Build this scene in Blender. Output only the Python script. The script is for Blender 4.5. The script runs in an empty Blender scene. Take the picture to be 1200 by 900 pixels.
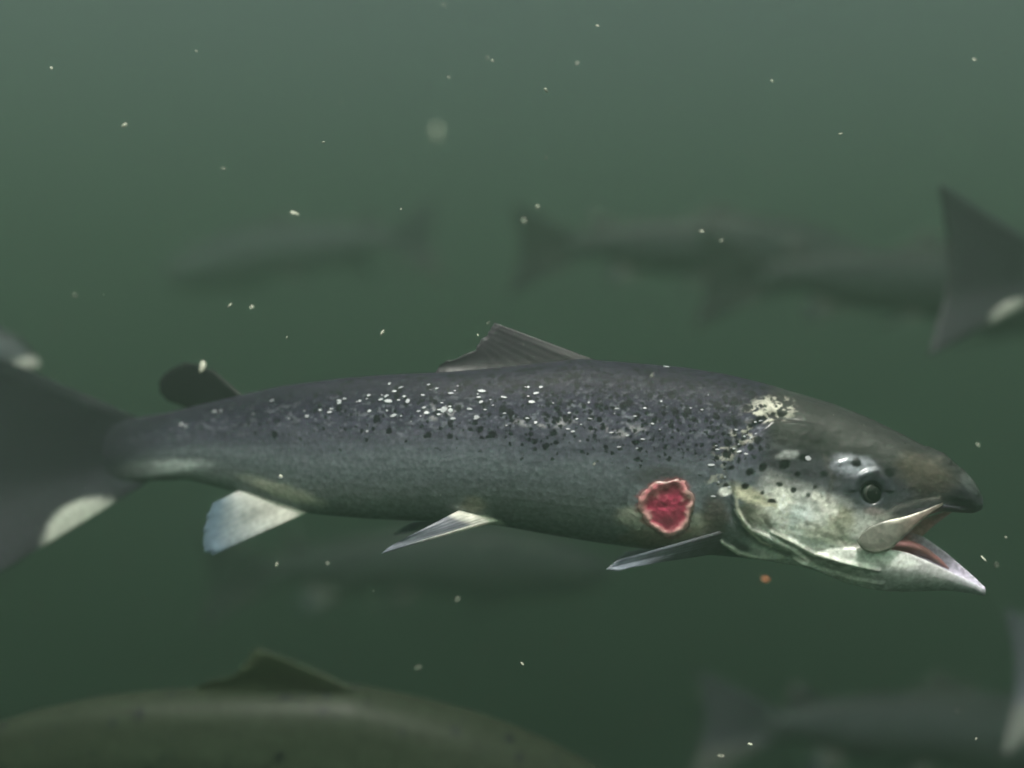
import bpy, math, random
import numpy as np
from mathutils import Vector, Matrix
from mathutils.bvhtree import BVHTree
from mathutils.kdtree import KDTree

random.seed(7)
SC = bpy.context.scene
COL = SC.collection
R = math.radians

# ------------------------------------------------------------------ camera
D = 0.93                    # metres from the lens to the big salmon
S = 0.0007                  # metres per photograph pixel at that distance
cam = bpy.data.cameras.new('camera')
cam.sensor_width = 36.0
cam.lens = 36.0 * D / (1200 * S)
cam.clip_start = 0.02
cam.clip_end = 200
cam.dof.use_dof = True
cam.dof.focus_distance = D - 0.04
cam.dof.aperture_fstop = 1.3
camo = bpy.data.objects.new('camera', cam)
COL.objects.link(camo)
camo.location = (0, -D, 0)
camo.rotation_euler = (R(90), 0, 0)
SC.camera = camo

# ------------------------------------------------------------------ daylight
SUN_EL, SUN_AZ = 64.0, 186.0          # azimuth: direction the light comes from, 180 = from behind the camera
w = bpy.data.worlds.new('World')
SC.world = w
w.use_nodes = True
nt = w.node_tree
sky = nt.nodes.new('ShaderNodeTexSky')
sky.sky_type = 'NISHITA'
sky.sun_disc = False
sky.air_density = 0.1
sky.dust_density = 6.0
sky.ozone_density = 0.0
sky.sun_elevation = R(SUN_EL)
sky.sun_rotation = R(SUN_AZ)
nt.links.new(sky.outputs[0], nt.nodes['Background'].inputs[0])
nt.nodes['Background'].inputs[1].default_value = 0.15
sun = bpy.data.lights.new('sun', 'SUN')
sun.energy = 4.8
sun.angle = R(8)
sun.color = (1.0, 0.96, 0.9)
suno = bpy.data.objects.new('sun', sun)
COL.objects.link(suno)
sx = math.sin(R(SUN_AZ)) * math.cos(R(SUN_EL))
sy = math.cos(R(SUN_AZ)) * math.cos(R(SUN_EL))
suno.rotation_euler = Vector((-sx, -sy, -math.sin(R(SUN_EL)))).to_track_quat('-Z', 'Y').to_euler()
suno.location = (0, 0, 5)

SC.view_settings.view_transform = 'Standard'
SC.view_settings.look = 'None'
SC.view_settings.gamma = 1.0
SC.view_settings.exposure = 1.42
SC.cycles.use_denoising = True
SC.cycles.filter_width = 1.9
SC.cycles.volume_bounces = 3
SC.cycles.max_bounces = 8
SC.cycles.diffuse_bounces = 3
SC.cycles.glossy_bounces = 3
SC.cycles.transparent_max_bounces = 8
SC.cycles.caustics_reflective = False
SC.cycles.caustics_refractive = False

# ------------------------------------------------------------------ helpers
def lin(c):
    c = np.asarray(c, float) / 255.0
    return np.where(c <= 0.04045, c / 12.92, ((c + 0.055) / 1.055) ** 2.4)

def P(u, v, y=0.0):
    k = S * (D + y) / D
    return Vector(((u - 600) * k, y, (450 - v) * k))

def pix(co):
    k = S * (D + co[:, 1]) / D
    return 600 + co[:, 0] / k, 450 - co[:, 2] / k

def smooth01(a, b, x):
    t = np.clip((x - a) / (b - a), 0, 1)
    return t * t * (3 - 2 * t)

_tab = np.random.RandomState(3).rand(256, 256)
def noise(x, y, seed=0):
    x = np.asarray(x, float) + seed * 17.3
    y = np.asarray(y, float) + seed * 9.1
    xi, yi = np.floor(x).astype(int), np.floor(y).astype(int)
    fx, fy = x - xi, y - yi
    fx, fy = fx * fx * (3 - 2 * fx), fy * fy * (3 - 2 * fy)
    g = lambda a, b: _tab[a % 256, b % 256]
    return ((g(xi, yi) * (1 - fx) + g(xi + 1, yi) * fx) * (1 - fy)
            + (g(xi, yi + 1) * (1 - fx) + g(xi + 1, yi + 1) * fx) * fy)

def fbm(x, y, seed=0):
    return (noise(x, y, seed) + 0.5 * noise(x * 2.1, y * 2.1, seed + 1) + 0.25 * noise(x * 4.3, y * 4.3, seed + 2)) / 1.75

def polydist(u, v, pts):
    d = np.full(u.shape, 1e9)
    for (ax, ay), (bx, by) in zip(pts[:-1], pts[1:]):
        dx, dy = bx - ax, by - ay
        t = np.clip(((u - ax) * dx + (v - ay) * dy) / (dx * dx + dy * dy), 0, 1)
        d = np.minimum(d, np.hypot(u - ax - t * dx, v - ay - t * dy))
    return d

def inpoly(u, v, pts):
    r = np.zeros(u.shape, bool)
    n = len(pts)
    for i in range(n):
        (ax, ay), (bx, by) = pts[i], pts[(i + 1) % n]
        if ay == by:
            continue
        c = ((ay > v) != (by > v)) & (u < (bx - ax) * (v - ay) / (by - ay) + ax)
        r ^= c
    return r

def sdf(u, v, pts):                       # negative inside
    d = polydist(u, v, pts + [pts[0]])
    return np.where(inpoly(u, v, pts), -d, d)

def mesh_of(name, verts, faces, smooth=True):
    me = bpy.data.meshes.new(name)
    me.from_pydata([tuple(map(float, p)) for p in verts], [], faces)
    me.update()
    if smooth:
        me.polygons.foreach_set('use_smooth', np.ones(len(me.polygons), bool))
    return me

def paint(me, rgb, gloss=None):
    n = len(me.vertices)
    a = me.color_attributes.new('Col', 'FLOAT_COLOR', 'POINT')
    rgb = np.broadcast_to(np.asarray(rgb, float), (n, 3))
    a.data.foreach_set('color', np.column_stack([rgb, np.ones(n)]).ravel())
    if gloss is not None:
        g = me.color_attributes.new('Gloss', 'FLOAT_COLOR', 'POINT')
        g.data.foreach_set('color', np.column_stack([np.broadcast_to(gloss, (n, 3)), np.ones(n)]).ravel())

def link(name, me, mat, parent=None):
    o = bpy.data.objects.new(name, me)
    if mat:
        me.materials.append(mat)
    COL.objects.link(o)
    o.parent = parent
    return o

def tag(o, label, cat, group=None, kind=None):
    o['label'] = label
    o['category'] = cat
    if group:
        o['group'] = group
    if kind:
        o['kind'] = kind
    return o

def empty(name, loc):
    o = bpy.data.objects.new(name, None)
    o.empty_display_size = 0.05
    COL.objects.link(o)
    o.location = loc
    return o

# ------------------------------------------------------------------ materials
def new_mat(name):
    m = bpy.data.materials.new(name)
    m.use_nodes = True
    t = m.node_tree
    return m, t, t.nodes['Principled BSDF']

def math_node(t, op, a, b=None):
    n = t.nodes.new('ShaderNodeMath')
    n.operation = op
    for i, x in enumerate((a, b)):
        if x is None:
            continue
        if hasattr(x, 'links'):
            t.links.new(x, n.inputs[i])
        else:
            n.inputs[i].default_value = x
    return n.outputs[0]

def skin_material(name, spots=True, coat=0.5):
    m, t, b = new_mat(name)
    L = t.links
    col = t.nodes.new('ShaderNodeVertexColor'); col.layer_name = 'Col'
    gl = t.nodes.new('ShaderNodeVertexColor'); gl.layer_name = 'Gloss'
    sep = t.nodes.new('ShaderNodeSeparateColor'); L.new(gl.outputs[0], sep.inputs[0])
    tc = t.nodes.new('ShaderNodeTexCoord')
    out = col.outputs[0]
    # mottling of the skin
    nz = t.nodes.new('ShaderNodeTexNoise'); nz.inputs['Scale'].default_value = 240; nz.inputs['Detail'].default_value = 5
    L.new(tc.outputs['Object'], nz.inputs['Vector'])
    rp = t.nodes.new('ShaderNodeMapRange')
    rp.inputs[1].default_value = 0.25; rp.inputs[2].default_value = 0.75
    rp.inputs[3].default_value = 0.72; rp.inputs[4].default_value = 1.28
    L.new(nz.outputs['Fac'], rp.inputs[0])
    mx = t.nodes.new('ShaderNodeMix'); mx.data_type = 'RGBA'; mx.blend_type = 'MULTIPLY'
    mx.inputs[0].default_value = 1.0
    L.new(out, mx.inputs[6]); L.new(rp.outputs[0], mx.inputs[7])
    out = mx.outputs[2]
    vt = t.nodes.new('ShaderNodeTexVoronoi'); vt.inputs['Scale'].default_value = 330
    L.new(tc.outputs['Object'], vt.inputs['Vector'])
    vs_ = t.nodes.new('ShaderNodeSeparateColor'); L.new(vt.outputs['Color'], vs_.inputs[0])
    vr = t.nodes.new('ShaderNodeMapRange'); vr.inputs[3].default_value = 0.84; vr.inputs[4].default_value = 1.16
    L.new(vs_.outputs[0], vr.inputs[0])
    mv = t.nodes.new('ShaderNodeMix'); mv.data_type = 'RGBA'; mv.blend_type = 'MULTIPLY'; mv.inputs[0].default_value = 1.0
    L.new(out, mv.inputs[6]); L.new(vr.outputs[0], mv.inputs[7])
    out = mv.outputs[2]
    if spots:
        wob = t.nodes.new('ShaderNodeTexNoise'); wob.inputs['Scale'].default_value = 420
        L.new(tc.outputs['Object'], wob.inputs['Vector'])
        wadd = t.nodes.new('ShaderNodeVectorMath'); wadd.operation = 'MULTIPLY_ADD'
        L.new(wob.outputs['Color'], wadd.inputs[0]); wadd.inputs[1].default_value = (0.004,) * 3
        L.new(tc.outputs['Object'], wadd.inputs[2])
        last = None
        for sc, rad, thr in ((120, 0.50, 0.18), (215, 0.50, 0.30)):
            vo = t.nodes.new('ShaderNodeTexVoronoi'); vo.inputs['Scale'].default_value = sc
            L.new(wadd.outputs[0], vo.inputs['Vector'])
            sp = t.nodes.new('ShaderNodeSeparateColor'); L.new(vo.outputs['Color'], sp.inputs[0])
            thr_n = math_node(t, 'MULTIPLY', sep.outputs[2], 1 - thr)
            keep = math_node(t, 'LESS_THAN', sp.outputs[0], thr_n)
            rr = math_node(t, 'MULTIPLY_ADD', sp.outputs[1], rad * 0.6); rr.node.inputs[2].default_value = rad * 0.5
            mr = t.nodes.new('ShaderNodeMapRange'); mr.inputs[3].default_value = 1; mr.inputs[4].default_value = 0
            mr.inputs[1].default_value = 0.7
            dv = math_node(t, 'DIVIDE', vo.outputs['Distance'], rr)
            L.new(dv, mr.inputs[0])
            s_ = math_node(t, 'MULTIPLY', keep, mr.outputs[0])
            last = s_ if last is None else math_node(t, 'MAXIMUM', last, s_)
        fac = math_node(t, 'MULTIPLY', last, 0.95)
        m2 = t.nodes.new('ShaderNodeMix'); m2.data_type = 'RGBA'
        L.new(fac, m2.inputs[0]); L.new(out, m2.inputs[6]); m2.inputs[7].default_value = (0.008, 0.009, 0.011, 1)
        out = m2.outputs[2]
    L.new(out, b.inputs['Base Color'])
    L.new(sep.outputs[0], b.inputs['Metallic'])
    L.new(sep.outputs[1], b.inputs['Roughness'])
    cm = t.nodes.new('ShaderNodeMapRange')                   # the smooth skin of the head is slimier than the scales
    cm.inputs[1].default_value = 0.5; cm.inputs[2].default_value = 0.34
    cm.inputs[3].default_value = 0.0; cm.inputs[4].default_value = coat
    L.new(sep.outputs[1], cm.inputs[0]); L.new(cm.outputs[0], b.inputs['Coat Weight'])
    b.inputs['Coat Roughness'].default_value = 0.16
    b.inputs['Specular IOR Level'].default_value = 0.12
    vb = t.nodes.new('ShaderNodeTexVoronoi'); vb.inputs['Scale'].default_value = 330
    L.new(tc.outputs['Object'], vb.inputs['Vector'])
    bp = t.nodes.new('ShaderNodeBump'); bp.inputs['Strength'].default_value = 0.2; bp.inputs['Distance'].default_value = 0.0006
    L.new(vb.outputs['Distance'], bp.inputs['Height'])
    L.new(bp.outputs[0], b.inputs['Normal'])
    return m

def fin_material(name, trans=0.35):
    m, t, b = new_mat(name)
    L = t.links
    col = t.nodes.new('ShaderNodeVertexColor'); col.layer_name = 'Col'
    tc = t.nodes.new('ShaderNodeTexCoord')
    nz = t.nodes.new('ShaderNodeTexNoise'); nz.inputs['Scale'].default_value = 160; nz.inputs['Detail'].default_value = 4
    L.new(tc.outputs['Object'], nz.inputs['Vector'])
    rp = t.nodes.new('ShaderNodeMapRange')
    rp.inputs[1].default_value = 0.3; rp.inputs[2].default_value = 0.7
    rp.inputs[3].default_value = 0.75; rp.inputs[4].default_value = 1.2
    L.new(nz.outputs['Fac'], rp.inputs[0])
    mx = t.nodes.new('ShaderNodeMix'); mx.data_type = 'RGBA'; mx.blend_type = 'MULTIPLY'; mx.inputs[0].default_value = 1
    L.new(col.outputs[0], mx.inputs[6]); L.new(rp.outputs[0], mx.inputs[7])
    L.new(mx.outputs[2], b.inputs['Base Color'])
    b.inputs['Roughness'].default_value = 0.42
    tr = t.nodes.new('ShaderNodeBsdfTranslucent'); L.new(mx.outputs[2], tr.inputs[0])
    ms = t.nodes.new('ShaderNodeMixShader'); ms.inputs[0].default_value = trans
    L.new(b.outputs[0], ms.inputs[1]); L.new(tr.outputs[0], ms.inputs[2])
    L.new(ms.outputs[0], t.nodes['Material Output'].inputs[0])
    return m

def plain_material(name, rgb, rough=0.5, nscale=0, coat=0.0, vcol=False):
    m, t, b = new_mat(name)
    L = t.links
    b.inputs['Roughness'].default_value = rough
    b.inputs['Coat Weight'].default_value = coat
    b.inputs['Coat Roughness'].default_value = 0.1
    tc = t.nodes.new('ShaderNodeTexCoord')
    nz = t.nodes.new('ShaderNodeTexNoise'); nz.inputs['Scale'].default_value = nscale or 120; nz.inputs['Detail'].default_value = 4
    L.new(tc.outputs['Object'], nz.inputs['Vector'])
    rp = t.nodes.new('ShaderNodeMapRange')
    rp.inputs[3].default_value = 0.7 if nscale else 0.95; rp.inputs[4].default_value = 1.3 if nscale else 1.05
    L.new(nz.outputs['Fac'], rp.inputs[0])
    mx = t.nodes.new('ShaderNodeMix'); mx.data_type = 'RGBA'; mx.blend_type = 'MULTIPLY'; mx.inputs[0].default_value = 1
    if vcol:
        col = t.nodes.new('ShaderNodeVertexColor'); col.layer_name = 'Col'
        L.new(col.outputs[0], mx.inputs[6])
    else:
        mx.inputs[6].default_value = (*lin(rgb), 1)
    L.new(rp.outputs[0], mx.inputs[7])
    L.new(mx.outputs[2], b.inputs['Base Color'])
    return m

M_SKIN = skin_material('salmon_skin', coat=0.5)
M_FARSKIN = skin_material('far_salmon_skin', coat=0.0)
M_FARSKIN.node_tree.nodes['Principled BSDF'].inputs['Specular IOR Level'].default_value = 0.1
M_FIN = fin_material('fin_membrane')
M_EYE = plain_material('eye', (60, 60, 60), 0.12, coat=0.25, vcol=True)
M_PUPIL = plain_material('pupil', (3, 3, 4), 0.09, coat=0.0)
M_PUPIL.node_tree.nodes['Principled BSDF'].inputs['Specular IOR Level'].default_value = 0.3
M_FLESH = plain_material('raw_flesh', (150, 40, 60), 0.32, 500, coat=0.4, vcol=True)
M_TONGUE = plain_material('tongue', (128, 84, 86), 0.4, 200, coat=0.3)
M_GLINT = plain_material('pale_glint', (160, 162, 168), 0.42)
M_MAX = skin_material('jaw_plate_skin', spots=False)
M_FLAKE = plain_material('drifting_flake', (176, 176, 164), 0.6, 300)
M_ORANGE = plain_material('orange_flake', (150, 92, 58), 0.6, 300)
M_DIMFLAKE = plain_material('suspended_silt', (120, 128, 116), 0.7)

# ------------------------------------------------------------------ the green water the fish hang in
WATER_TOP = 2.0
hm = bpy.data.materials.new('murky_green_water')
hm.use_nodes = True
ht = hm.node_tree
ht.nodes.remove(ht.nodes['Principled BSDF'])
pv = ht.nodes.new('ShaderNodeVolumePrincipled')
pv.inputs['Color'].default_value = (0.295, 0.42, 0.34, 1)
pv.inputs['Absorption Color'].default_value = (0.0, 0.0, 0.0, 1)
pv.inputs['Density'].default_value = 0.42
pv.inputs['Anisotropy'].default_value = 0.80
ht.links.new(pv.outputs[0], ht.nodes['Material Output'].inputs['Volume'])
H = 16.0
hv = [(x, y, z) for z in (-8.0, WATER_TOP) for y in (-H, H) for x in (-H, H)]
hf = [(0, 2, 3, 1), (4, 5, 7, 6), (0, 1, 5, 4), (2, 6, 7, 3), (0, 4, 6, 2), (1, 3, 7, 5)]
haze = link('haze', mesh_of('haze', hv, hf, False), hm)
tag(haze, 'murky green water that all the salmon swim in', 'water', kind='stuff')

# ------------------------------------------------------------------ salmon profile (photograph pixels)
XS = np.arange(96, 1153, 4.0)
def prof(pts, sm=3):
    p = np.array(pts, float)
    y = np.interp(XS, p[:, 0], p[:, 1])
    if sm:
        k = np.ones(2 * sm + 1) / (2 * sm + 1)
        y = np.convolve(np.concatenate([np.full(sm, y[0]), y, np.full(sm, y[-1])]), k, 'valid')
    return y
TOP = prof([(96, 496), (147, 491), (194, 484), (230, 475), (285, 462), (330, 452), (400, 443), (450, 439), (520, 436),
            (600, 429), (680, 420), (740, 425), (800, 430), (850, 438), (900, 450), (940, 462), (980, 474), (1020, 490),
            (1060, 510), (1090, 526), (1118, 541), (1137, 559), (1148, 576), (1152, 586)], 1)
WID = prof([(96, 0.6), (112, 2.2), (130, 5.5), (150, 10), (185, 18), (250, 27), (400, 41), (600, 53), (780, 60), (880, 62), (940, 61), (1000, 56),
            (1040, 49), (1060, 45), (1090, 37), (1110, 32), (1130, 27), (1144, 19), (1152, 6)], 1)
BOT_OPEN = prof([(96, 566), (139, 566), (220, 562), (290, 580), (362, 602), (430, 608), (500, 611), (585, 616), (640, 626),
                 (700, 636), (760, 644), (850, 652), (900, 657), (950, 667), (985, 676), (1008, 676), (1028, 655), (1045, 632),
                 (1062, 614), (1085, 604), (1105, 599), (1125, 601), (1143, 602), (1152, 596)], 1)
BOT_SHUT = prof([(96, 566), (139, 566), (220, 562), (290, 580), (362, 602), (430, 608), (500, 611), (585, 616), (640, 626),
                 (700, 636), (760, 644), (850, 650), (900, 652), (950, 654), (1000, 652), (1050, 644), (1100, 630), (1130, 615),
                 (1145, 604), (1152, 594)], 1)
YC = prof([(96, 0.175), (200, 0.115), (350, 0.04), (500, 0.002), (650, -0.004), (800, 0.0), (950, -0.005), (1152, -0.034)], 8)

def yc(u):
    return float(np.interp(u, XS, YC))

def body_rings(bot, n=48):
    th = np.linspace(0, 2 * np.pi, n, endpoint=False)
    c, s = np.cos(th), np.sin(th)
    e = 2 / 2.15
    cx, sx_ = np.sign(c) * np.abs(c) ** e, np.sign(s) * np.abs(s) ** e
    rings = []
    for i, u in enumerate(XS):
        mid, h = (TOP[i] + bot[i]) / 2, (bot[i] - TOP[i]) / 2
        rings.append([(u, mid - h * cx[j], WID[i] * sx_[j] * (1.0 + 0.08 * c[j])) for j in range(n)])
    return rings, th

def ring_faces(nr, n, off=0, caps=True):
    f = []
    for i in range(nr - 1):
        for j in range(n):
            a, b = off + i * n + j, off + i * n + (j + 1) % n
            f.append((a, b, b + n, a + n))
    if caps:
        f.append(tuple(off + j for j in range(n))[::-1])
        f.append(tuple(off + (nr - 1) * n + j for j in range(n)))
    return f

# ------------------------------------------------------------------ fins
def interp_poly(pts, t):
    p = np.array(pts, float)
    if len(p) == 1:
        return np.repeat(p, len(t), 0)
    k = np.linspace(0, 1, len(p))
    return np.column_stack([np.interp(t, k, p[:, i]) for i in range(p.shape[1])])

def make_fin(name, parent, place, base, tip, rays, colf, mat, thick=2.2, ripple=1.2, bow=0.0, nt_=None, ns=14, frill=2.0, root=0.0):
    """base, tip: (u, v, w) polylines; w is the sideways offset in pixels.  place maps (u, v, w) to a point."""
    nt_ = nt_ or rays * 4 + 1
    t = np.linspace(0, 1, nt_)
    B, T = interp_poly(base, t), interp_poly(tip, t)
    sides = []
    rs = np.random.RandomState(abs(hash(name)) % 1000 if False else len(name) * 7 + rays)
    jag = np.convolve(rs.rand(nt_) - 0.5, np.ones(3) / 3, 'same') * frill * 2
    for sgn in (-1, 1):
        g = []
        for i, s in enumerate(np.linspace(0, 1, ns)):
            d = T - B
            ln = np.linalg.norm(d, axis=1, keepdims=True) + 1e-6
            p = B + d * s + (d / ln) * (jag * s ** 4)[:, None]
            wav = np.cos(t * rays * 2 * np.pi)
            off = sgn * (thick * (1 - 0.82 * s) * (min(1.0, 0.15 + s / root) if root else 1.0) + ripple * 0.5 * (0.5 + 0.5 * wav) * (1 - 0.5 * s))
            off = off * (0.35 + 0.65 * np.minimum(1, np.minimum(t, 1 - t) * 12))
            p = p.copy()
            p[:, 2] += off + bow * math.sin(math.pi * s * 0.9) * 1.0 + bow * 0.3 * np.sin(t * 5 + s * 3) * s
            g.append(p)
        sides.append(np.array(g))
    verts, cols = [], []
    for g in sides:
        for i in range(ns):
            s = i / (ns - 1)
            wav = 0.5 + 0.5 * np.cos(t * rays * 2 * np.pi)
            cols.append(colf(t, np.full(nt_, s), wav))
            for j in range(nt_):
                verts.append(place(*g[i, j]))
    n1 = ns * nt_
    faces = []
    for i in range(ns - 1):
        for j in range(nt_ - 1):
            a = i * nt_ + j
            faces.append((a, a + 1, a + nt_ + 1, a + nt_))
            b = a + n1
            faces.append((b, b + nt_, b + nt_ + 1, b + 1))
    def edge(idx):
        for a, b in zip(idx[:-1], idx[1:]):
            faces.append((a, a + n1, b + n1, b))
    edge([i * nt_ for i in range(ns)][::-1])
    edge([i * nt_ + nt_ - 1 for i in range(ns)])
    edge([(ns - 1) * nt_ + j for j in range(nt_)][::-1])
    edge(list(range(nt_)))
    me = mesh_of(name, verts, faces)
    paint(me, np.concatenate(cols))
    return link(name, me, mat, parent)

def mixc(a, b, f):
    f = np.asarray(f, float)[..., None]
    return lin(a) * (1 - f) + lin(b) * f

FINS = {
    'dorsal_fin': dict(base=[(508, 440, 0), (560, 440, 0), (640, 434, 0), (704, 424, 0)],
                       tip=[(516, 427, 3), (556, 411, 4), (567, 396, 4), (579, 378, 4)], rays=11),
    'adipose_fin': dict(base=[(226, 480, 0), (256, 474, 0), (288, 466, 0)],
                        tip=[(196, 470, 4), (187, 460, 4), (186, 448, 4), (192, 438, 4), (203, 430, 4), (218, 425, 4), (232, 427, 3), (250, 434, 2)], rays=2),
    'anal_fin': dict(base=[(286, 572, -3), (325, 584, -3), (364, 599, -3)],
                     tip=[(247, 591, -30), (240, 615, -34), (237, 640, -36), (246, 652, -36)], rays=9),
}

# ------------------------------------------------------------------ the big salmon
salmon = empty('salmon', P(600, 540, 0))
tag(salmon, 'large grey spotted salmon with open mouth and raw red wound behind its gills', 'fish', 'salmon swimming in the murky water')
ORG = salmon.location.copy()

def place_main(u, v, w_):
    return P(u, v, yc(u) + w_ * S) - ORG

rings, th = body_rings(BOT_OPEN)
src_v, src_t, faces = [], [], []
N = len(th)
for r_, u in zip(rings, XS):
    for j, (a, v, w_) in enumerate(r_):
        src_v.append(P(a, v, yc(u) + w_ * S))
        lower = math.cos(th[j]) < -0.80
        src_t.append(1 if (u > 1034 and lower and u < 1142) else 0)
faces += ring_faces(len(XS), N)
# lower jaw: a trough open upwards
JU = [930, 965, 1000, 1035, 1060, 1085, 1110, 1132, 1146, 1153, 1157]
JN = [648, 645, 643, 643, 647, 657, 669, 680, 686, 691, 695]
JF = [640, 636, 632, 625, 622, 631, 649, 669, 680, 688, 694]
JB = [654, 670, 685, 692, 694, 693, 692, 695, 697, 699, 699]
JW = [26, 40, 46, 43, 36, 29, 21, 14, 9, 5, 2]
JX = np.arange(930, 1158, 3.0)
jn, jf, jb, jw = (np.interp(JX, JU, q) for q in (JN, JF, JB, JW))
k5 = np.ones(5) / 5
sm5 = lambda a: np.convolve(np.pad(a, 2, 'edge'), k5, 'valid')
jn, jf, jb, jw = map(sm5, (jn, jf, jb, jw))
na = 22
off = len(src_v)
for i, u in enumerate(JX):
    ring = []
    for a in np.linspace(0, math.pi, na):                    # outer skin, near rim to far rim
        rim = jn[i] * (1 + math.cos(a)) / 2 + jf[i] * (1 - math.cos(a)) / 2
        ring.append((u, rim + (jb[i] - rim) * math.sin(a) ** 0.8, -jw[i] * math.cos(a), 2))
    tk = min(5.5, 0.45 * jw[i])
    for a in np.linspace(math.pi, 0, na):                    # lining, back again
        rim = (jn[i] * (1 + math.cos(a)) / 2 + jf[i] * (1 - math.cos(a)) / 2) - 1.5
        dep = max((jb[i] - rim - tk * 1.6), 1.0) * 0.8
        ring.append((u, rim + dep * math.sin(a) ** 0.8, -(jw[i] - tk) * math.cos(a), 3))
    for (a, v, w_, tg) in ring:
        src_v.append(P(a, v, yc(min(u, 1150)) + w_ * S))
        src_t.append(tg)
faces += ring_faces(len(JX), 2 * na, off)
me0 = mesh_of('salmon_cage', src_v, faces)
tmp = bpy.data.objects.new('cage', me0)
COL.objects.link(tmp)
md = tmp.modifiers.new('r', 'REMESH'); md.mode = 'VOXEL'; md.voxel_size = 0.00105; md.adaptivity = 0
ms_ = tmp.modifiers.new('s', 'SMOOTH'); ms_.factor = 0.5; ms_.iterations = 5
dg = bpy.context.evaluated_depsgraph_get()
body = bpy.data.meshes.new_from_object(tmp.evaluated_get(dg))
body.name = 'body'
bpy.data.objects.remove(tmp)
nv = len(body.vertices)
co = np.empty(nv * 3); body.vertices.foreach_get('co', co); co = co.reshape(-1, 3)
no = np.empty(nv * 3); body.vertices.foreach_get('normal', no) if False else body.vertex_normals.foreach_get('vector', no)
no = no.reshape(-1, 3)
u, v = pix(co)
kd = KDTree(len(src_v))
for i, p in enumerate(src_v):
    kd.insert(p, i)
kd.balance()
reg = np.zeros(nv, int)
for i in np.nonzero(u > 990)[0]:
    reg[i] = src_t[kd.find(co[i])[1]]
yrel = co[:, 1] - np.interp(u, XS, YC)
near = smooth01(0.006, -0.006, yrel)          # 1 on the side towards the camera
side = smooth01(0.15, 0.6, np.abs(no[:, 1]))

OPERC = [(905, 492), (885, 508), (868, 534), (859, 562), (860, 592), (870, 617), (890, 636), (915, 648), (948, 660), (985, 672),
         (1040, 668), (1060, 600), (1010, 520), (960, 498)]
PREOP = [(962, 520), (975, 560), (972, 600), (985, 632), (1030, 650)]
SUBOP = [(862, 598), (880, 619), (905, 630), (930, 643), (948, 656)]
RAYS = [[(846, 634), (866, 648), (890, 653), (925, 655), (948, 657), (985, 678), (1020, 687), (1045, 690)],
        [(905, 622), (930, 634), (955, 648), (985, 658), (1030, 668)],
        [(930, 652), (960, 665), (1000, 678), (1035, 684)]]
dop = sdf(u, v, OPERC)
disp = np.zeros(nv)
disp += 0.0020 * smooth01(3, -3, dop) * smooth01(-110, -5, dop) * side * smooth01(985, 930, u)
disp -= 0.0022 * np.exp(-((dop - 5) / 5.0) ** 2) * side * smooth01(945, 915, u)
disp -= 0.0006 * np.exp(-(polydist(u, v, PREOP) / 5) ** 2) * side
disp += 0.0012 * np.exp(-(polydist(u, v, SUBOP) / 3) ** 2) * side
for ry in RAYS:
    disp += 0.0016 * np.exp(-(polydist(u, v, ry) / 2.6) ** 2)
# eye socket and brow
de = np.hypot((u - 1021), (v - 578))
disp -= 0.0040 * smooth01(15, 10, de) * side * (reg == 0)
disp += 0.0012 * np.exp(-((de - 22) / 5.5) ** 2) * side * (v < 575) * (reg == 0)
disp += 0.0013 * np.exp(-(np.hypot((u - 985) / 1.5, v - 549) / 13) ** 2) * side
disp += 0.0012 * np.exp(-(np.hypot((u - 915) / 2.0, v - 530) / 10) ** 2) * side
for rdg, hh_, ww_ in (([(1088, 525), (1100, 533), (1112, 542)], 0.0016, 3.0), ([(1008, 557), (1016, 553), (1027, 551)], 0.0016, 3.0),
                     ([(984, 543), (994, 540), (1004, 541)], 0.0012, 3.0), ([(1126, 551), (1138, 564), (1146, 578)], 0.0012, 3.0)):
    disp += hh_ * np.exp(-(polydist(u, v, rdg) / ww_) ** 2) * (yrel < 0.002)
# bumps of snout
disp += 0.0014 * np.exp(-(np.hypot(u - 1104, v - 536) / 9) ** 2)
disp += 0.0010 * (fbm(u / 26, v / 14, 5) - 0.5) * side * (u > 880) * (reg == 0)
disp += 0.00022 * (fbm(u / 9, v / 5, 8) - 0.5) * side
# lateral line
LAT = [(130, 530), (260, 524), (400, 520), (560, 522), (720, 532), (860, 552)]
disp -= 0.00010 * np.exp(-(polydist(u, v, LAT) / 2) ** 2) * side
# the hole of the wound
WC = (782, 595)
ang = np.arctan2(v - WC[1], u - WC[0])
wr = np.hypot((u - WC[0]) / 31, (v - WC[1]) / 32) * (1 + 0.06 * np.sin(3 * ang + 1) + 0.03 * np.sin(7 * ang))
co2 = co + no * disp[:, None]
co2[:, 1] += 0.0060 * smooth01(0.92, 0.74, wr) * near

# colour of the skin
bodytop, bodybot = np.interp(u, XS, TOP), np.interp(u, XS, BOT_SHUT)
hgt = np.clip((v - bodytop) / (bodybot - bodytop), 0, 1)
far = 1 - near
hg2 = hgt
rgb = mixc((33, 32, 42), (52, 51, 66), smooth01(0.05, 0.36, hg2))
def over(c, f):
    global rgb
    f = np.clip(np.asarray(f, float), 0, 1)[:, None]
    rgb = rgb * (1 - f) + lin(c) * f
trunk = smooth01(905, 880, u + 0.10 * (v - 560))
n1 = fbm(u / 40, v / 14, 1)
n2 = fbm(u / 11, v / 6, 2)
n3 = fbm(u / 5, v / 3.2, 3)
over((84, 84, 96), 0.8 * np.exp(-((hg2 - 0.40) / 0.10) ** 2) * (0.55 + 0.9 * (n1 - 0.5)))
over((112, 118, 126), 0.95 * smooth01(0.40, 0.66, hg2 + 0.10 * (n1 - 0.5)))
over((126, 132, 134), smooth01(0.66, 0.92, hg2))
over((34, 34, 42), 0.5 * smooth01(0.56, 0.74, n2) * smooth01(0.5, 0.3, hg2))
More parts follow.
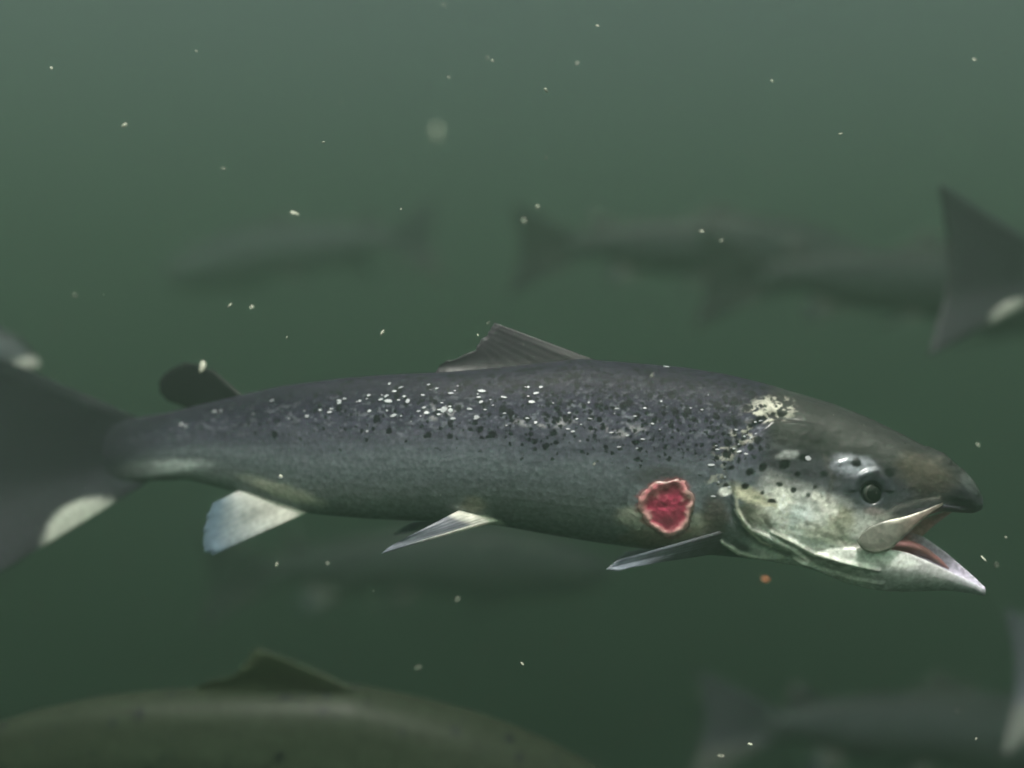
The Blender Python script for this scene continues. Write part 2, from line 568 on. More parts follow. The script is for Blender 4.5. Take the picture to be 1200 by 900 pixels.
over((140, 144, 152), 0.30 * smooth01(0.60, 0.72, n3) * np.exp(-((hg2 - 0.3) / 0.16) ** 2) * trunk)
# head: olive dark crown, cream cheeks
head = 1 - trunk
over((40, 40, 40), head * smooth01(575, 520, v - 0.20 * (u - 960)))
over((62, 62, 66), head * smooth01(530, 560, v - 0.35 * (u - 960)) * 0.7)
ck = head * smooth01(560, 610, v - 0.35 * (u - 950) + 24 * (n1 - 0.5))
over((226, 227, 222), ck)
def blob(c, cu, cv, ru, rv, f, rot=0.0, soft=0.45, nz=0.5):
    a = R(rot)
    du, dv = u - cu, v - cv
    q = np.hypot((du * math.cos(a) + dv * math.sin(a)) / ru, (-du * math.sin(a) + dv * math.cos(a)) / rv)
    over(c, f * near * smooth01(1 + soft, 1 - soft, q + nz * (n2 - 0.5)))
blob((240, 240, 230), 922, 600, 13, 32, 0.9, -20)
blob((232, 240, 242), 938, 610, 15, 20, 0.9)
blob((236, 234, 220), 968, 632, 36, 14, 0.85, 25)
blob((150, 146, 112), 985, 612, 17, 18, 0.55)
blob((140, 136, 108), 885, 602, 20, 14, 0.5, 20)
blob((190, 186, 160), 880, 580, 26, 9, 0.8, 22)
blob((230, 226, 220), 970, 592, 12, 10, 0.8, 40)
blob((160, 164, 176), 1000, 545, 26, 12, 0.55, 5)
blob((165, 168, 168), 922, 533, 14, 5, 0.7, -8)
blob((250, 250, 248), 1040, 655, 28, 10, 0.95, 10)
blob((235, 236, 232), 1000, 652, 44, 9, 0.8, 14)
blob((120, 124, 112), 905, 640, 34, 6, 0.6, 22)
blob((128, 130, 120), 975, 662, 44, 6, 0.7, 18)
blob((44, 46, 54), 1018, 578, 30, 19, 0.9, 0)
blob((44, 45, 50), 1134, 588, 20, 15, 0.9, 30)
blob((82, 76, 66), 1085, 560, 34, 22, 0.55, 35)
blob((84, 90, 90), 1137, 566, 14, 8, 0.4, 55)
blob((150, 135, 135), 1024, 600, 11, 5, 0.6, 0)
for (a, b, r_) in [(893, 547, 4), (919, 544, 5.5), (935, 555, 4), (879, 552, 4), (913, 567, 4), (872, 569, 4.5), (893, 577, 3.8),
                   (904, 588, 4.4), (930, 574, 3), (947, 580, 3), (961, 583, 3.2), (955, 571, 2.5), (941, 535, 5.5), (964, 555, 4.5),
                   (851, 570, 3.5), (858, 549, 3.2), (846, 560, 2.6), (1003, 541, 6), (1041, 553, 6), (868, 520, 3.4), (862, 512, 3),  # the two largest are shadows at the eye socket, painted dark
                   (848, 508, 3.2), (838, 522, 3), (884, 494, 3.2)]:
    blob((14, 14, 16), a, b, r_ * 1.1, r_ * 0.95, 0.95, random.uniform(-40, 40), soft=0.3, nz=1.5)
blob((250, 250, 245), 849, 577, 8, 5, 0.95, 0, 0.3)
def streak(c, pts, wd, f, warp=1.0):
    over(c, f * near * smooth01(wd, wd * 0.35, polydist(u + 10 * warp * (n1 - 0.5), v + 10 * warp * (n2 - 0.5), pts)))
streak((250, 250, 242), [(915, 582), (917, 602), (922, 624), (936, 640)], 8, 0.9)
streak((236, 230, 206), [(866, 578), (884, 588), (906, 593)], 5, 0.85)
streak((250, 250, 244), [(932, 630), (962, 641), (1000, 655), (1040, 662)], 9, 0.8)
streak((240, 238, 230), [(957, 582), (966, 590), (976, 602)], 7, 0.7)
streak((96, 96, 86), [(896, 604), (915, 628), (945, 646), (985, 660), (1030, 672)], 4.5, 0.65)  # dark streaks from here: shade in the cheek folds put into the colour
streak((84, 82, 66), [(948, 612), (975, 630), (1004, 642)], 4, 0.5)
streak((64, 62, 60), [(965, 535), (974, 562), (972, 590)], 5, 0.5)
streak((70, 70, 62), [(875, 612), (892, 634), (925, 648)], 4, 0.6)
# bone rays under the gill cover: pale skin
for ry, f in zip([SUBOP] + RAYS, (0.9, 0.95, 0.7, 0.6)):
    over((252, 250, 240), f * smooth01(3.6, 1.0, polydist(u, v, ry) + 3 * (n2 - 0.5)) * near)
over((226, 222, 200), 0.65 * smooth01(3.5, 0.8, np.abs(dop + 3) + 3 * (n2 - 0.5)) * smooth01(560, 600, v) * (u < 905) * near)
# worn pale skin on the nape
for (cu, cv, ru, rv, f) in [(903, 482, 34, 14, 1.0), (872, 508, 18, 14, 0.9), (850, 530, 16, 16, 0.85), (838, 556, 14, 18, 0.7), (905, 470, 26, 8, .6)]:
    q = np.hypot((u - cu) / ru, (v - cv) / rv)
    over((178, 176, 164), 0.8 * f * smooth01(1.15, 0.5, q) * smooth01(0.51, 0.62, fbm((u * 0.85 + v * 0.6) / 7 + 1.6 * n1 * 3, (v * 0.85 - u * 0.35) / 5 + 2.0 * n2, 11)) * near)
for (cu, cv, ru, rv) in [(520, 480, 26, 12), (505, 488, 10, 9), (725, 505, 40, 10), (640, 495, 50, 8)]:
    q = np.hypot((u - cu) / ru, (v - cv) / rv)
    over((160, 158, 162), 0.6 * smooth01(1.1, 0.4, q) * smooth01(0.52, 0.66, fbm((u * 0.85 + v * 0.6) / 8 + 4 * n1, (v * 0.85 - u * 0.3) / 5 + 2 * n2, 13)) * near)
# peduncle streak, fin roots, torn skin round the wound
blob((176, 184, 184), 180, 548, 58, 9, 0.85, -4)
over((42, 42, 50), 0.95 * smooth01(225, 125, u))
blob((240, 240, 232), 562, 609, 26, 6, 0.95, 10, 0.3)
blob((170, 160, 140), 555, 592, 14, 10, 0.5)
blob((182, 180, 160), 330, 575, 46, 8, 0.6, 18)
blob((176, 172, 160), 742, 606, 20, 12, 0.8, 5)
blob((186, 184, 172), 818, 614, 16, 13, 0.8, -20)
blob((148, 130, 108), 778, 628, 46, 14, 0.6, -6)
blob((60, 58, 60), 775, 558, 36, 12, 0.7, 0)
blob((112, 96, 88), 838, 606, 14, 26, 0.6)
over((150, 84, 90), 0.7 * smooth01(1.16, 0.98, wr + 0.5 * (n2 - 0.5)) * near)
# mouth
over((165, 84, 88), (reg == 1) * smooth01(1120, 1085, u))
over((70, 62, 64), (reg == 1) * smooth01(1085, 1120, u))
over((190, 186, 192), (reg == 2) * smooth01(1000, 1040, u) * 0.85)
over((165, 165, 178), (reg == 2) * smooth01(1090, 1140, u) * 0.7)
over((186, 178, 198), (reg == 3) * 1.0)
over((190, 130, 132), (reg == 3) * smooth01(1085, 1055, u))

blob((255, 255, 252), 1046, 655, 26, 9, 0.9, 12)
blob((235, 236, 232), 1000, 652, 40, 8, 0.7, 14)

rgb = rgb * (1 + head * (0.32 * (fbm((u + v) / 7, (v - 0.6 * u) / 6, 51) - 0.5) + 0.5 * (fbm(u / 2.6, v / 2.4, 52) - 0.5)))[:, None]
rgb = np.clip(rgb, 0, 0.95)
metal = 0.55 * smooth01(0.42, 0.72, hg2 + 0.10 * (n1 - 0.5)) * trunk * smooth01(0.36, 0.2, rgb.mean(1)) * smooth01(1.1, 1.5, wr) + 0.02
rough = 0.56 - 0.24 * head + 0.12 * (n2 - 0.5)
spot = np.clip(smooth01(0.60, 0.36, hg2 + 0.18 * (n1 - 0.5)) * trunk * smooth01(180, 420, u) * (0.35 + 0.75 * smooth01(430, 620, u)), 0, 1)
spot *= smooth01(1.1, 1.5, wr)
body.vertices.foreach_set('co', (co2 - np.array(ORG)).ravel())
body.polygons.foreach_set('use_smooth', np.ones(len(body.polygons), bool))
body.update()
body.materials.clear()
paint(body, rgb, np.column_stack([metal, rough, spot]))
bo = link('body', body, M_SKIN, salmon)

bvh = BVHTree.FromPolygons([Vector(p) for p in co2], [tuple(p.vertices) for p in body.polygons])
CAMP = Vector((0, -D, 0))
def hit(uu, vv):
    d = (P(uu, vv, 0) - CAMP).normalized()
    loc, nrm, _, _ = bvh.ray_cast(CAMP, d)
    if loc is None:
        return None, None
    return loc, (nrm if nrm.dot(d) < 0 else -nrm)

# fins of the big salmon
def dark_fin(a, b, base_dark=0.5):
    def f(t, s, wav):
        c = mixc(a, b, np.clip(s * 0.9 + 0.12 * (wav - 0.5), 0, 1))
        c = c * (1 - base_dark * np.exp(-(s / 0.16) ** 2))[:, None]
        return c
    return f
def pale_fin(t, s, wav):
    c = mixc((222, 220, 212), (112, 130, 150), np.clip(s * 1.35 - 0.25 * t + 0.10 * (0.5 - wav), 0, 1))
    return c * (1 - 0.25 * np.exp(-((t - 0.55) / 0.12) ** 2) * (s < 0.5))[:, None]
make_fin('dorsal_fin', salmon, place_main, colf=dark_fin((34, 30, 38), (62, 57, 66), 0.7), mat=M_FIN, thick=2.6, bow=3, ripple=0.5, frill=2.5, **FINS['dorsal_fin'])  # darker base: shadow along the fin root put into its colour
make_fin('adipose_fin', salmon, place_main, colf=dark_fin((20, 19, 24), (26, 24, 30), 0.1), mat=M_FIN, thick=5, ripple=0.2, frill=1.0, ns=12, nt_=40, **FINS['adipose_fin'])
make_fin('anal_fin', salmon, place_main, colf=pale_fin, mat=M_FIN, thick=2.4, bow=-4, ripple=0.5, frill=5, **FINS['anal_fin'])
def pelvic_col(t, s, wav):
    c = mixc((110, 110, 122), (126, 130, 146), np.clip(s + 0.4 * (wav - 0.5), 0, 1))
    k = np.maximum(smooth01(0.72, 0.9, t) * smooth01(0.85, 0.3, s), smooth01(0.24, 0.10, s))[:, None]
    return c * (1 - k) + lin((240, 238, 228)) * k
for sg in (-1, 1):
    b0 = [(538, 598, 26 * sg), (565, 605, 22 * sg), (586, 610, 16 * sg)]
    t0 = [(472, 632, 60 * sg), (456, 641, 64 * sg), (446, 649, 66 * sg)]
    if sg > 0:
        b0 = [(a - 10, b - 2, c) for a, b, c in b0]; t0 = [(a + 14, b - 22, c) for a, b, c in t0]
    make_fin('pelvic_fin', salmon, place_main, b0, t0, 7, pelvic_col, M_FIN, thick=2.6, bow=4 * sg)
def pect_col(t, s, wav):
    return mixc((92, 90, 94), (128, 134, 150), np.clip(s * 1.1 + 0.5 * (wav - 0.5), 0, 1))
for sg in (-1, 1):
    b0 = [(846, 648, 16 * sg), (852, 636, 26 * sg), (852, 620, 38 * sg)]
    t0 = [(742, 664, 84 * sg), (724, 669, 88 * sg), (711, 667, 90 * sg), (722, 657, 90 * sg)]
    if sg > 0:
        t0 = [(a + 10, b - 10, c) for a, b, c in t0]
    make_fin('pectoral_fin', salmon, place_main, b0, t0, 9, pect_col, M_FIN, thick=3.4, bow=-8 * sg)
def tail_col(t, s, wav):
    c = mixc((38, 38, 46), (50, 50, 58), np.clip(s + 0.7 * (wav - 0.5) * smooth01(0.2, 0.5, s), 0, 1))
    lo = (smooth01(0.55, 0.8, t))[:, None]
    c = c * (1 - lo) + mixc((62, 63, 72), (80, 78, 88), np.clip(s, 0, 1)) * lo
    q = np.hypot((s - 0.36) / 0.17, (t - 1.0) / 0.16)
    k = (smooth01(1.1, 0.8, q))[:, None]
    return c * (1 - k) + lin((236, 238, 230)) * k
def place_tail(a, b, w_):
    return P(a, b, yc(max(a, 96)) + max(0, 96 - a) * 0.0006 + w_ * S) - ORG
make_fin('caudal_fin', salmon, place_tail, [(172, 494, 0), (152, 512, 0), (146, 530, 0), (152, 548, 0), (182, 560, 0)],
         [(-62, 392, 0), (-52, 430, 6), (-38, 485, 9), (-30, 530, 9), (-40, 590, 7), (-58, 650, 4), (-66, 712, 0)], 22, tail_col, M_FIN,
         thick=8.5, bow=0, ns=30, ripple=1.2, frill=3, root=0.32)

# upper jaw plates (maxillae) on both cheeks
MAX_UP = [(1005, 634), (1009, 626), (1018, 618), (1034, 611), (1060, 606), (1084, 598), (1105, 589)]
MAX_LO = [(1005, 636), (1010, 644), (1024, 649), (1041, 646), (1055, 634), (1078, 612), (1105, 592)]
def make_maxilla(sg):
    nu, nq = 40, 12
    t = np.linspace(0, 1, nu)
    up, lo = interp_poly(MAX_UP, t), interp_poly(MAX_LO, t)
    for arr in (up, lo):
        for _ in range(3):
            arr[1:-1] = 0.5 * arr[1:-1] + 0.25 * (arr[2:] + arr[:-2])
    vs, fs, cs = [], [], []
    for i in range(nu):
        for j in range(nq + 2):
            q = min(max((j - 1) / (nq - 1), 0), 1)
            back = j in (0, nq + 1)
            uu, vv = up[i] * (1 - q) + lo[i] * q
            wy = float(np.interp(uu, [1005, 1040, 1062, 1085, 1104], [55, 50, 45, 38.5, 33]))
            wid = np.linalg.norm(up[i] - lo[i])
            h_ = -6.0 if back else -0.6 + min(2.6, 0.16 * wid) * math.sin(math.pi * q) ** 0.6 + 1.3 * math.exp(-(q / 0.10) ** 2)
            vs.append(P(uu + (16 if sg > 0 else 0), vv + (4 if sg > 0 else 0), yc(uu) + sg * (wy + h_) * S) - ORG)
            e = max(math.exp(-(q / 0.09) ** 2) * float(smooth01(1030, 1050, uu)), 0.7 * math.exp(-((1 - q) / 0.09) ** 2) * float(smooth01(1060, 1030, uu)))
            c = lin((104, 103, 97)) * (1 - e) + lin((236, 228, 216)) * e
            k = 0.5 * float(smooth01(1045, 1075, uu)) * (1 - e)
            c = c * (1 - k) + lin((128, 104, 98)) * k
            if sg > 0:
                c = lin((190, 140, 138)) + c * 0.1
            c = c * (0.72 + 0.56 * float(fbm(np.array(uu / 5), np.array(vv / 4), 41)))
            cs.append(c)
    n = nq + 2
    for i in range(nu - 1):
        for j in range(n):
            a, b = i * n + j, i * n + (j + 1) % n
            fs.append((a, b, b + n, a + n) if sg < 0 else (a, a + n, b + n, b))
    fs.append(tuple(range(n))); fs.append(tuple((nu - 1) * n + j for j in range(n)))
    me = mesh_of('maxilla', vs, fs)
    paint(me, np.array(cs).reshape(-1, 3), (0.02, 0.36, 0.0))
    return link('maxilla', me, M_MAX, salmon)
make_maxilla(-1); make_maxilla(1)

# tongue
tv, tf = [], []
for i, a in enumerate(np.linspace(0, 1, 14)):
    uu = 1020 + 92 * a
    vc = np.interp(uu, JX, (jn + jf) / 2) + 9 - 6 * math.sin(a * 2.6)
    ww = np.interp(uu, JX, jw) * 0.52 * math.sqrt(max(1 - a ** 3, 0.02))
    for j in range(14):
        b = 2 * math.pi * j / 14
        tv.append(P(uu, vc - 8 * math.sqrt(max(1 - a ** 3, 0.02)) * math.sin(b), yc(uu) + ww * math.cos(b) * S) - ORG)
tf = ring_faces(14, 14)
link('tongue', mesh_of('tongue', tv, tf), M_TONGUE, salmon)

# eyes
for sg in (-1, 1):
    c0, n0 = hit(1021, 578)
    ec = P(1022, 578, c0.y + 0.0035)
    axis = Vector((0.18, -1.0, 0.10)).normalized()
    if sg > 0:
        ec.y = 2 * yc(1022) - ec.y
        axis.y = -axis.y
    Q = axis.to_track_quat('Z', 'Y').to_matrix()
    vs, fs, cs = [], [], []
    nr, ns_ = 18, 32
    rad = 0.0116
    for i in range(nr):
        ph = math.pi * 0.62 * i / (nr - 1)
        for j in range(ns_):
            a = 2 * math.pi * j / ns_
            p = Vector((math.sin(ph) * math.cos(a), math.sin(ph) * math.sin(a), math.cos(ph) * 0.72 - 0.1)) * rad
            vs.append(ec + Q @ p - ORG)
            ir = math.sin(ph)
            c = lin((15, 16, 20))
            ring = math.exp(-((ir - 0.62) / 0.07) ** 2)
            c = c * (1 - 0.25 * ring) + lin((110, 108, 100)) * 0.25 * ring
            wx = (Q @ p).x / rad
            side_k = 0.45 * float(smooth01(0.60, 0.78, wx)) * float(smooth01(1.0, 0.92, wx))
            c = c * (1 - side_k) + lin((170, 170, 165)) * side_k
            cs.append(c)
    for i in range(nr - 1):
        for j in range(ns_):
            a, b = i * ns_ + j, i * ns_ + (j + 1) % ns_
            fs.append((a, a + ns_, b + ns_, b))
    fs.append(tuple(range(ns_)))
    me = mesh_of('eye', vs, fs)
    paint(me, np.array(cs))
    eo = link('eye', me, M_EYE, salmon)
    vs, fs = [], []
    for i in range(6):
        ph = 0.66 * i / 5
        for j in range(ns_):
            a = 2 * math.pi * j / ns_
            p = Vector((math.sin(ph) * math.cos(a) * 1.05, math.sin(ph) * math.sin(a) * 0.95, math.cos(ph) * 0.72 - 0.1 + 0.03)) * rad
            vs.append(ec + Q @ p - ORG)
    for i in range(5):
        for j in range(ns_):
            a, b = i * ns_ + j, i * ns_ + (j + 1) % ns_
            fs.append((a, a + ns_, b + ns_, b))
    fs.append(tuple(range(ns_)))
    link('pupil', mesh_of('pupil', vs, fs), M_PUPIL, eo)

# the wound
vs, fs, cs = [], [], []
nr, ns_ = 22, 72
ref, _ = hit(WC[0], WC[1] - 48)
wy0 = P(*WC, 0)
def surf_y(uu, vv):
    i_ = int(round((uu - 96) / 4)); i_ = max(0, min(len(XS) - 1, i_))
    mid, h = (TOP[i_] + BOT_OPEN[i_]) / 2, (BOT_OPEN[i_] - TOP[i_]) / 2
    q = max(0.02, 1 - abs((vv - mid) / h) ** 2.15) ** (1 / 2.15)
    return YC[i_] - WID[i_] * q * (1.0 - 0.08 * (vv - mid) / h) * S
for i in range(nr):
    r_ = 1.12 * i / (nr - 1)
    for j in range(ns_):
        a = 2 * math.pi * j / ns_
        k = 1 / (1 + 0.06 * math.sin(3 * a + 1) + 0.03 * math.sin(7 * a))
        uu, vv = WC[0] + 31 * r_ * k * math.cos(a), WC[1] + 32 * r_ * k * math.sin(a)
        nn = float(fbm(np.array(uu / 9), np.array(vv / 6), 21)) - 0.5
        n_f = float(fbm(np.array(uu / 3.5), np.array(vv / 3), 22)) - 0.5
        rim = math.exp(-((r_ - 0.90) / 0.13) ** 2)
        h_ = -2.4 * (1 - float(smooth01(0.62, 0.95, r_))) + 2.2 * nn + 0.9 * n_f + rim * (1.0 + 4 * nn) + 0.6 - 7.0 * float(smooth01(1.04, 1.12, r_ + 0.25 * n_f))
        vs.append(P(uu, vv, surf_y(uu, vv) - h_ * S) - ORG)
        up = max(0, -math.sin(a + 0.3))
        rimc = float(smooth01(0.66, 0.98, r_ + 0.7 * nn + 0.5 * n_f * up + 0.10 * up))
        c = lin((188, 66, 98)) * (1 - rimc) + (lin((224, 172, 170)) * (1 - 0.8 * up) + lin((206, 100, 120)) * 0.8 * up) * rimc
        c = c * (1 + 0.7 * nn)
        kf = float(smooth01(0.94, 1.08, r_ + 0.35 * nn + 0.2 * n_f))
        c = c * (1 - kf) + lin((138, 112, 108)) * kf
        cs.append(c)
for i in range(nr - 1):
    for j in range(ns_):
        a, b = i * ns_ + j, i * ns_ + (j + 1) % ns_
        fs.append((a, b, b + ns_, a + ns_))
me = mesh_of('wound', vs, fs)
paint(me, np.clip(np.array(cs), 0, 1))
wo = link('wound', me, M_FLESH, salmon)
wo['label'] = 'raw red open wound with a torn pink rim'

# glints of light on the scales, modelled as small pale tilted discs
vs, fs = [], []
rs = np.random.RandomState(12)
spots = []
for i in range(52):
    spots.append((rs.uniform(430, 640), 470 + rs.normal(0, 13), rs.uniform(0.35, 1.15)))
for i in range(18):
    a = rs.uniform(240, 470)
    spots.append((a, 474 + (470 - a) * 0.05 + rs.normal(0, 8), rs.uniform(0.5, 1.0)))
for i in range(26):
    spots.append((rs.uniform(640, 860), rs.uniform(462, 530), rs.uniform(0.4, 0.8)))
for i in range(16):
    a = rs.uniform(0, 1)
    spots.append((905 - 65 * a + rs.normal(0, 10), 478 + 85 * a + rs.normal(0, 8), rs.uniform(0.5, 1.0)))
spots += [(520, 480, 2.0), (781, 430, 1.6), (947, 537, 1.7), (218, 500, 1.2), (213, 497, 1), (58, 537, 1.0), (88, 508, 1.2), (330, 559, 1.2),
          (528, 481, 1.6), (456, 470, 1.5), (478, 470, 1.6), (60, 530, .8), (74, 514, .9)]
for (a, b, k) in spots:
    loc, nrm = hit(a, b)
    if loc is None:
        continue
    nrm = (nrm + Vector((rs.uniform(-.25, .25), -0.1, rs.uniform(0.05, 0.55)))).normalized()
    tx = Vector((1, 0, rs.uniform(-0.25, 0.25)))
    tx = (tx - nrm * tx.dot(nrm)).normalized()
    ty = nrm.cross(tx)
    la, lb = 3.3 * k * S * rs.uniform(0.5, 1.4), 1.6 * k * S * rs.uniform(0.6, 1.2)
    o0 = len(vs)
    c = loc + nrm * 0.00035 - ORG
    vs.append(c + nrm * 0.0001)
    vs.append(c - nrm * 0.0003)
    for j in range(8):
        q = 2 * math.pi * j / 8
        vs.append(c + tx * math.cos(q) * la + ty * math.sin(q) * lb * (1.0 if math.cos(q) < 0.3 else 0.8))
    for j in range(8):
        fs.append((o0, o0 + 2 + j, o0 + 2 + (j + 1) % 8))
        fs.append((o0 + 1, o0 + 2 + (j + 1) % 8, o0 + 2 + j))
so = link('scale_glints', mesh_of('scale_glints', vs, fs, False), M_GLINT, salmon)
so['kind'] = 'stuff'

# ------------------------------------------------------------------ the other salmon
def far_salmon(label, u0, v0, dist, size=1.0, pitch=0.0, yaw=0.0, bend=0.0, sag=0.0, tone=1.0, hue=(1, 1, 1), pale=0.0, anchor=600, roll=0.0, snout=0.0, finpale=1.0, anal=0.25, spots=1.0, belly=(62, 64, 66), cap=0.08):
    """A salmon of real size; the point of its back line at profile column `anchor` is seen at (u0, v0) from `dist` metres."""
    y0 = dist - D
    root = empty('salmon', P(u0, v0, y0))
    tag(root, label, 'fish', 'salmon swimming in the murky water')
    a_top = float(np.interp(anchor, XS, TOP))
    def pl(a, b, w_):
        x = (a - anchor) * S * size
        z = (a_top - b) * S * size
        y = w_ * S * size + bend * x * x * math.copysign(1, x) + 0.0
        z -= sag * x * x
        return Vector((x, y, z))
    rg, th_ = body_rings(BOT_SHUT, 28)
    rg = rg[::2]
    vs = [pl(*p) for r_ in rg for p in r_]
    me = mesh_of('body', vs, ring_faces(len(rg), 28))
    aa = np.array([p for r_ in rg for p in r_])
    hh = np.tile((1 - np.cos(th_)) / 2, len(rg))
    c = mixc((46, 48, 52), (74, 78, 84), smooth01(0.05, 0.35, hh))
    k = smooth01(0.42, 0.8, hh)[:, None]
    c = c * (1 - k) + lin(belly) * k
    # gill cover edge, mouth line, pale cheek
    dm = polydist(aa[:, 0], aa[:, 1], [(1150, 596), (1100, 606), (1045, 626)])
    c = c * (1 - 0.6 * np.exp(-(dm / 5) ** 2))[:, None]
    ok = smooth01(6, 0, np.abs(sdf(aa[:, 0], aa[:, 1], OPERC)))[:, None] * 0.6
    c = c * (1 - ok) + lin(belly) * 1.3 * ok
    sn = (0.8 * snout * smooth01(1112, 1130, aa[:, 0]) * smooth01(24, 18, dm) * smooth01(2, 5, dm))[:, None]
    c = c * (1 - sn) + lin((235, 235, 228)) * sn
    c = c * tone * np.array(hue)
    sp = spots * smooth01(0.55, 0.3, hh) * (aa[:, 0] < 960)
    paint(me, c, np.column_stack([0.25 * smooth01(0.3, 0.6, hh), np.full(len(c), 0.45), sp]))
    link('body', me, M_FARSKIN, root)
    h_ = np.array(hue)
    sc = lambda f: (lambda t, s, wv: f(t, s, wv) * tone * h_)
    make_fin('dorsal_fin', root, pl, colf=sc(dark_fin((56, 58, 60), (84, 88, 88), 0.0)), mat=M_FIN, thick=2.6, bow=3, nt_=24, ns=8, **FINS['dorsal_fin'])
    make_fin('adipose_fin', root, pl, colf=sc(dark_fin((44, 42, 50), (50, 48, 56), 0.1)), mat=M_FIN, thick=6, ripple=0.3, frill=0.6, nt_=14, ns=7, **FINS['adipose_fin'])
    make_fin('anal_fin', root, pl, colf=sc(lambda t, s_, wv: pale_fin(t, s_, wv) * anal), mat=M_FIN, thick=2.4, bow=-4, nt_=20, ns=8, **FINS['anal_fin'])
    for sg in (-1, 1):
        make_fin('pelvic_fin', root, pl, [(540, 604, 20 * sg), (584, 612, 20 * sg)], [(472, 640, 42 * sg), (446, 654, 48 * sg)], 7, sc(lambda t, s_, wv: pelvic_col(t, s_, wv) * 0.3), M_FIN, thick=2.6, nt_=16, ns=7)
        make_fin('pectoral_fin', root, pl, [(842, 648, 44 * sg), (848, 630, 54 * sg)], [(722, 680, 92 * sg), (711, 672, 98 * sg)], 9, sc(lambda t, s_, wv: pect_col(t, s_, wv) * 0.4), M_FIN, thick=3.4, nt_=16, ns=7)
    make_fin('caudal_fin', root, pl, [(172, 494, 0), (152, 512, 0), (146, 530, 0), (152, 548, 0), (182, 560, 0)],
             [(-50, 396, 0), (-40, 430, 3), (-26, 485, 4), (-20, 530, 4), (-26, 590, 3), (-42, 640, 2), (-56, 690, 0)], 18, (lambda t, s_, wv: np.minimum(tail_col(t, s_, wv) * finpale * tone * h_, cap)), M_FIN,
             thick=8, ns=16, nt_=60, ripple=0.8, frill=3, root=0.32)
    for sg in (-1, 1):
        rad = 0.0105 * size
        ctr = pl(1022, 578, sg * 44)
        vs, cs = [], []
        for i in range(8):
            ph = math.pi * 0.6 * i / 7
            for j in range(16):
                q = 2 * math.pi * j / 16
                vs.append(ctr + Vector((math.sin(ph) * math.cos(q), sg * (math.cos(ph) * 0.8), math.sin(ph) * math.sin(q))) * rad)
                cs.append(lin((6, 6, 7)) if ph < 0.7 else lin((120, 118, 100)))
        me = mesh_of('eye', vs, ring_faces(8, 16, caps=False) + [tuple(range(16))])
        paint(me, np.array(cs) * tone)
        link('eye', me, M_EYE, root)
    root.rotation_euler = (R(roll), R(pitch), R(yaw))
    return root

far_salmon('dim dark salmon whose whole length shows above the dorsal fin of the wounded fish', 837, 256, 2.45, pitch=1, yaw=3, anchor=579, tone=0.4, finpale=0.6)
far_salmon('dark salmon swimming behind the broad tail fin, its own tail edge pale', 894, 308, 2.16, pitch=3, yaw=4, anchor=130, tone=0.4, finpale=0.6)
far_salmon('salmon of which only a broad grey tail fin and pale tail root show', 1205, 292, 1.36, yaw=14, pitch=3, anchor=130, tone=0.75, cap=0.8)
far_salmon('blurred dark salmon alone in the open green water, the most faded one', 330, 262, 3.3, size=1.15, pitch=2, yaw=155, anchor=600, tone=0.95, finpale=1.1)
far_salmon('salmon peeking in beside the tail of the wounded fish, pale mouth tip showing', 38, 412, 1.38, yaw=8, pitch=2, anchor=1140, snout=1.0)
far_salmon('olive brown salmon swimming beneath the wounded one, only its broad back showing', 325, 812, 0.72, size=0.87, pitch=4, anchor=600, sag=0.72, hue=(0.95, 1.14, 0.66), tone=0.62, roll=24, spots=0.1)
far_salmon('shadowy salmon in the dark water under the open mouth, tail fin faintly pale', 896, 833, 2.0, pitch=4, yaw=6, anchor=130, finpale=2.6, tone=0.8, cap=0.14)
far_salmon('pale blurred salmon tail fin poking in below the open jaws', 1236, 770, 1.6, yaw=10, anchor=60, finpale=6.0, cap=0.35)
far_salmon('dark salmon deep under the middle of the wounded fish, one pale fin catching light', 600, 618, 2.9, yaw=3, pitch=-3, anchor=860, size=1.25, tone=0.6, anal=0.4, finpale=0.9)

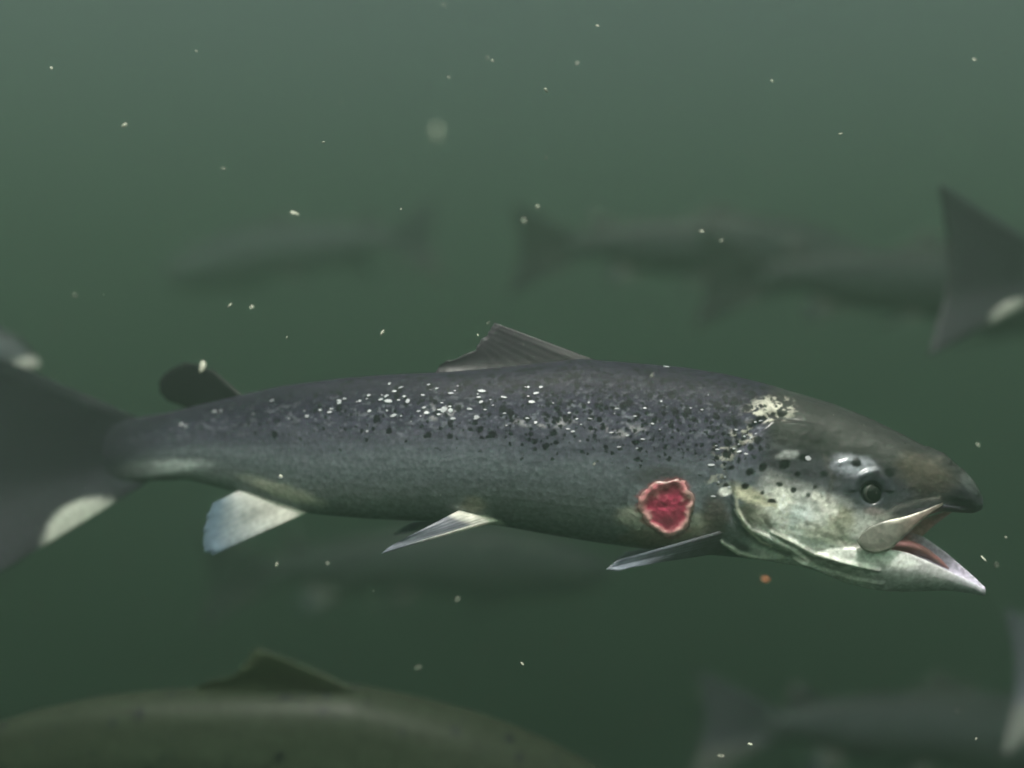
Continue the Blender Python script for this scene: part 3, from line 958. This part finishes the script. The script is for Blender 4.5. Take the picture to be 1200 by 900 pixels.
# ------------------------------------------------------------------ drifting flakes and silt
def flake_mesh(seed, elong=1.0):
    r = np.random.RandomState(seed)
    vs, fs = [], []
    nr, n = 6, 9
    amp = 0.7 + 0.6 * r.rand(n)
    for i in range(nr):
        ph = math.pi * i / (nr - 1)
        for j in range(n):
            a = 2 * math.pi * j / n
            q = amp[j] * (0.85 + 0.3 * r.rand())
            vs.append((math.sin(ph) * math.cos(a) * q * elong, math.sin(ph) * math.sin(a) * q * 0.8, math.cos(ph) * 0.35 * (0.8 + 0.4 * r.rand())))
    return mesh_of('drifting_flake', vs, ring_faces(nr, n))
FM = [flake_mesh(i, 1.0 + 0.5 * (i % 3)) for i in range(6)]
for m_ in FM:
    m_.materials.append(M_FLAKE)
FLAKES = [(571, 68, 2.2), (577, 71, 1.6), (676, 74, 1.6), (526, 91, 1.6), (345, 250, 3.4), (269, 358, 2.4), (295, 360, 2.6), (336, 396, 1.8),
          (448, 390, 2.4), (88, 346, 2.2), (630, 243, 2.2), (614, 259, 1.5), (329, 558, 2.4), (490, 783, 2.8), (612, 778, 1.8),
          (549, 843, 3.4), (551, 863, 2.6), (324, 662, 2.0), (384, 660, 1.6), (1179, 630, 2.6), (1153, 655, 2.8), (1168, 662, 2.2),
          (1146, 521, 1.8), (845, 886, 2.4), (879, 872, 3.2), (292, 892, 2.0), (146, 147, 2.6), (379, 167, 2.2), (262, 197, 1.6), (640, 106, 2.0),
          (560, 393, 2.2), (572, 379, 2.0), (764, 440, 1.4), (130, 829, 1.6), (536, 703, 2.0), (1144, 866, 2.4), (1122, 833, 1.6), (470, 245, 1.4),
          (700, 30, 1.5), (520, 6, 1.8), (1142, 70, 1.8), (985, 157, 1.6), (1100, 268, 1.4), (845, 282, 1.6), (822, 271, 1.8), (400, 120, 1.3),
          (60, 80, 1.5), (905, 95, 1.3), (230, 60, 1.3), (696, 544, 2.0), (640, 185, 1.6)]
rs = np.random.RandomState(5)
for i, (a, b, r_) in enumerate(FLAKES):
    o = bpy.data.objects.new('drifting_flake', FM[i % 6])
    COL.objects.link(o)
    dd = rs.uniform(0.76, 0.90)
    o.location = P(a, b, dd - D)
    o.scale = (r_ * S * dd / D,) * 3
    o.rotation_euler = tuple(rs.uniform(-1.2, 1.2, 3) + np.array([1.2, 0, 0]))
    tag(o, 'tiny pale flake drifting in the green water', 'flake', 'pale flakes drifting in the water')
def special(name, a, b, dd, sc, mat, label, seed, rot):
    me = flake_mesh(seed)
    me.materials.append(mat)
    o = bpy.data.objects.new(name, me)
    COL.objects.link(o)
    o.location = P(a, b, dd - D)
    o.scale = [q * S * dd / D for q in sc]
    o.rotation_euler = rot
    tag(o, label, 'flake', 'pale flakes drifting in the water')
special('drifting_flake', 237, 431, 0.80, (4, 9, 5), M_FLAKE, 'upright white flake in front of the dark adipose fin of the wounded salmon', 31, (R(80), R(8), 0))
special('drifting_flake', 897, 679, 0.75, (4.2, 3.6, 4), M_ORANGE, 'small orange flake just under the throat of the wounded salmon', 32, (R(70), 0, 0))
special('drifting_flake', 512, 155, 0.58, (5, 15, 5), M_DIMFLAKE, 'largest hazy grey flake, out of focus, above the dorsal fin', 33, (R(85), 0, 0))

vs, fs = [], []
for i in range(2200):
    dd = rs.uniform(0.74, 2.3)
    c = P(rs.uniform(-60, 1260), rs.uniform(-60, 960), dd - D)
    r_ = rs.uniform(0.2, 0.55) * 0.001 * (0.6 + 0.5 * dd)
    if dd > 1.5 and i % 3 == 0:
        r_ *= 4.0
    o0 = len(vs)
    for d_ in ((1, 0, 0), (-1, 0, 0), (0, 1, 0), (0, -1, 0), (0, 0, 1), (0, 0, -1)):
        vs.append(c + Vector(d_) * r_ * rs.uniform(0.6, 1.3))
    for f in ((0, 2, 4), (2, 1, 4), (1, 3, 4), (3, 0, 4), (2, 0, 5), (1, 2, 5), (3, 1, 5), (0, 3, 5)):
        fs.append(tuple(o0 + q for q in f))
silt = link('suspended_silt', mesh_of('suspended_silt', vs, fs), M_DIMFLAKE)
tag(silt, 'fine pale silt specks hanging throughout the green water', 'silt', kind='stuff')
